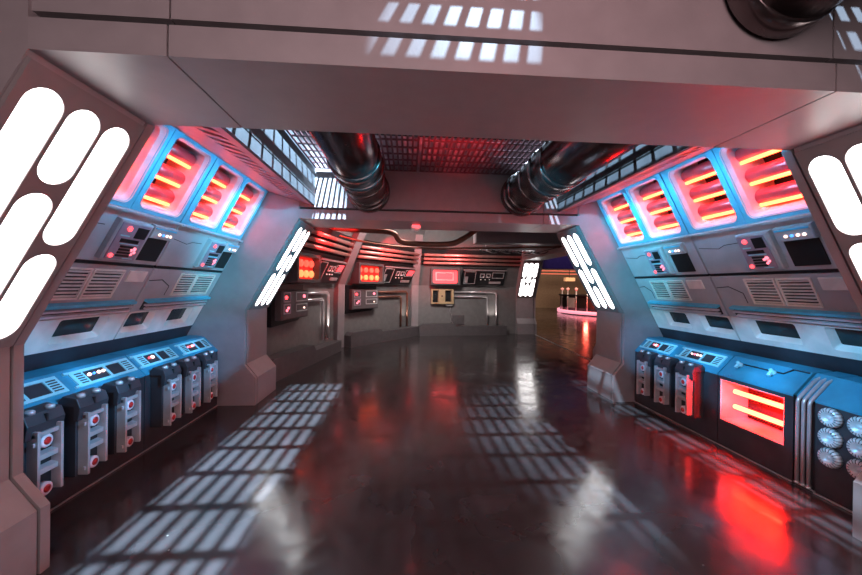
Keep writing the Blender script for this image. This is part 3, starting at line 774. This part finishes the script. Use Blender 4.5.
mb = MB(); mb.lathe((cx,cy,.0), (0,0,1), [(R_-.05,.0),(R_-.05,.12),(R_,.12),(R_,1.02),(R_+.08,1.04),(R_+.08,1.12),(R_-.5,1.12)], 64); mb.build('counter', 'black', t)
mb = MB(); mb.lathe((cx,cy,0), (0,0,1), [(R_+.10,.06),(R_+.16,.06),(R_+.16,.24),(R_+.10,.24),(R_+.10,.06)], 64); mb.build('glow_ring', 'ring', t)
for k in range(8):
    a = math.radians(200-k*12) if False else math.radians(175+k*13)
    p = Vector((cx+math.cos(a)*(R_+.04), cy+math.sin(a)*(R_+.04), 0))
    mb = MB(); mb.tube([p+Vector((0,0,.12)), p+Vector((0,0,1.35))], .04, 8); po = mb.build('post', 'metal', t)
    mb = MB(); mb.lathe(p+Vector((0,0,1.35)), (0,0,1), [(.03,0),(.09,.05),(.09,.12),(.03,.17)], 12); mb.build('post_lamp', mat_dimred, po)
for k in range(7):
    a = math.radians(181+k*13); c, s_ = math.cos(a), math.sin(a)
    fr_ = Fr((cx+c*(R_+.015), cy+s_*(R_+.015), 0), (-s_, c, 0), (0,0,1), (c, s_, 0))
    mb = MB(fr_); mb.box(-.26, .26, .40, .95, 0, .03); mb.build('side_panel', 'grey' if k == 1 else 'screen', t)
t = thing('ceiling_lamp', 'small orange hanging lamp above the booth', 'lamp', (9.6, 21.5, 1.9))
mb = MB(); mb.box(9.35, 9.95, 21.4, 21.7, 1.92, 2.14); mb.build('lamp_shade', mat_orange, t)
mb = MB(); mb.tube([(9.65,21.55,2.14),(9.65,21.55,4.6)], .015, 6); mb.build('lamp_rod', 'black', t)

# ------------------------------------------------------------------ lights
def light(kind, name, loc, col, e, size=.05, target=None, ang=60, blend=.4, sy=None):
    d = bpy.data.lights.new(name, kind); d.color = col; d.energy = e
    if kind == 'AREA':
        d.size = size
        if sy: d.shape = 'RECTANGLE'; d.size_y = sy
    else: d.shadow_soft_size = size
    if kind == 'SPOT': d.spot_size = math.radians(ang); d.spot_blend = blend
    o = bpy.data.objects.new(name, d); COL.objects.link(o); o.location = loc
    if target is not None:
        o.rotation_euler = (Vector(target)-Vector(loc)).to_track_quat('-Z', 'Y').to_euler()
    return o
CY = (.10, .55, 1.0); ICE = (.50, .78, 1.0); RED = (1, .05, .07)
# projector lamps above the gratings
light('SPOT', 'gobo_lamp', (-.98, 3.35, 5.2), ICE, 6500, .022, (-3.0, 3.6, 0), 56, .25)
light('SPOT', 'gobo_lamp', (.45, 3.2, 5.2), ICE, 2200, .024, (2.35, 3.7, 0), 50, .5)
light('SPOT', 'gobo_lamp', (-.25, 3.2, 5.2), ICE, 110, .02, (-.40, 2.6, 0), 20, .8)
light('SPOT', 'gobo_lamp', (.15, -.25, 3.75), ICE, 260, .012, (-.24, 1.36, 2.44), 19, .3)
light('SPOT', 'gobo_lamp', (.75, -.25, 3.75), ICE, 300, .012, (1.5, 1.36, 2.42), 16, .25)
# blue soffit strips; the spots behind the front beam are added, unseen fill
for sd in (-1, 1):
    o = light('AREA', 'blue_strip_lamp', (sd*(1.60 if sd < 0 else 1.50)+sd*.04, 3.25, 2.44), CY, 8.5, 2.4, (sd*2.30, 3.25, 2.36))
    o.data.shape = 'RECTANGLE'; o.data.size = .03; o.data.size_y = 2.4; o.data.spread = math.radians(75)
    from mathutils import Euler
    z = -(Vector((sd*2.30, 3.25, 2.36))-o.location).normalized(); yv = Vector((0,1,0)); xv = yv.cross(z)
    o.matrix_world = Matrix(((xv.x,yv.x,z.x,o.location.x),(xv.y,yv.y,z.y,o.location.y),(xv.z,yv.z,z.z,o.location.z),(0,0,0,1)))
    for y, a in ((2.5, 17), (3.15, 15), (3.8, 14), (4.4, 12)):
        light('SPOT', 'blue_wash_fill', (-sd*.75, 2.08, 2.41), CY, 420, .02, (sd*2.80, y, .72), a, .6)
for sd in (-1, 1):
    light('SPOT', 'blue_wash_fill', (-sd*.75, 2.08, 2.41), (.03, .62, .95), 620, .02, (sd*2.50, 4.5, 1.95), 27, .8)  # added blue fill for the side faces of the second portal
    light('SPOT', 'pink_wash_fill', (-sd*.60, 2.08, 2.41), (1, .08, .25), 90, .02, (sd*2.22, 4.5, 2.08), 9, .5)  # added to make the pink patch on the portal side
# unseen red fill added near the grating and above the camera
light('SPOT', 'red_fill', (-.1, 2.05, 2.45), RED, 280, .03, (0, 2.85, 3.0), 50, .6)
light('POINT', 'red_fill', (.1, .2, 2.85), (1, .25, .28), 7, .2)
light('AREA', 'rear_pink_fill', (-.3, -1.2, 2.2), (1, .80, .81), 36, 1.6, (0, 3, 1.2))  # pinkish fill added behind the camera
for i, (nm, fr, L, du, wh) in enumerate(SEG):
    light('SPOT', 'red_cove_lamp', fr.p(.60+du, 2.42, 1.0), (1, .03, .03), (190, 170, 70)[i], .03, fr.p(1.8+du, 2.34, .45), 62, .8)
    light('SPOT', 'pipe_uplight', fr.p(2.62+du*.6, .31, .18), (1, .93, .85), 14, .02, fr.p(2.60+du*.6, 1.2, .02), 50, .5)
light('AREA', 'hall_lamp', (8.5, 17, 4.4), (1, .75, .55), 260, 2, (10, 26, 1.5))
light('POINT', 'hall_lamp', (8.7, 17.6, .6), (1, .08, .05), 40, .1)
light('SPOT', 'purple_lamp', (6.4, 12.6, 3.9), (.4, .25, 1), 45, .1, (6.6, 14.6, 2.9), 70)
light('AREA', 'far_room_fill', (.2, 8.0, 3.22), (1, .94, .90), 48, 1.0, (.5, 11.2, 1.0)).data.spread = math.radians(120)  # two unseen fills added to brighten the far walls
light('AREA', 'far_room_fill', (-.6, 7.6, 3.2), (1, .94, .90), 22, .8, (-2.4, 8.2, 1.0)).data.spread = math.radians(120)

w = bpy.data.worlds.new('world'); bpy.context.scene.world = w; w.use_nodes = True
w.node_tree.nodes['Background'].inputs[0].default_value = (.012, .010, .012, 1)
w.node_tree.nodes['Background'].inputs[1].default_value = 1

# ------------------------------------------------------------------ camera
yaw, pi_, ro = .0664, -.0035, .0122
r = Vector((math.cos(yaw), -math.sin(yaw), 0)); fw = Vector((math.sin(yaw)*math.cos(pi_), math.cos(yaw)*math.cos(pi_), math.sin(pi_)))
up = r.cross(fw)
R2_ = r*math.cos(ro)+up*math.sin(ro); U2_ = up*math.cos(ro)-r*math.sin(ro)
cam = bpy.data.cameras.new('camera'); co = bpy.data.objects.new('camera', cam); COL.objects.link(co)
co.matrix_world = Matrix(((R2_.x,U2_.x,-fw.x,-.4382),(R2_.y,U2_.y,-fw.y,0),(R2_.z,U2_.z,-fw.z,1.5),(0,0,0,1)))
cam.sensor_width = 36; cam.lens = 354.92/862*36; cam.clip_start = .02
sc = bpy.context.scene; sc.camera = co
sc.view_settings.view_transform = 'Standard'; sc.view_settings.look = 'None'; sc.view_settings.gamma = 1
sc.view_settings.exposure = 0.7
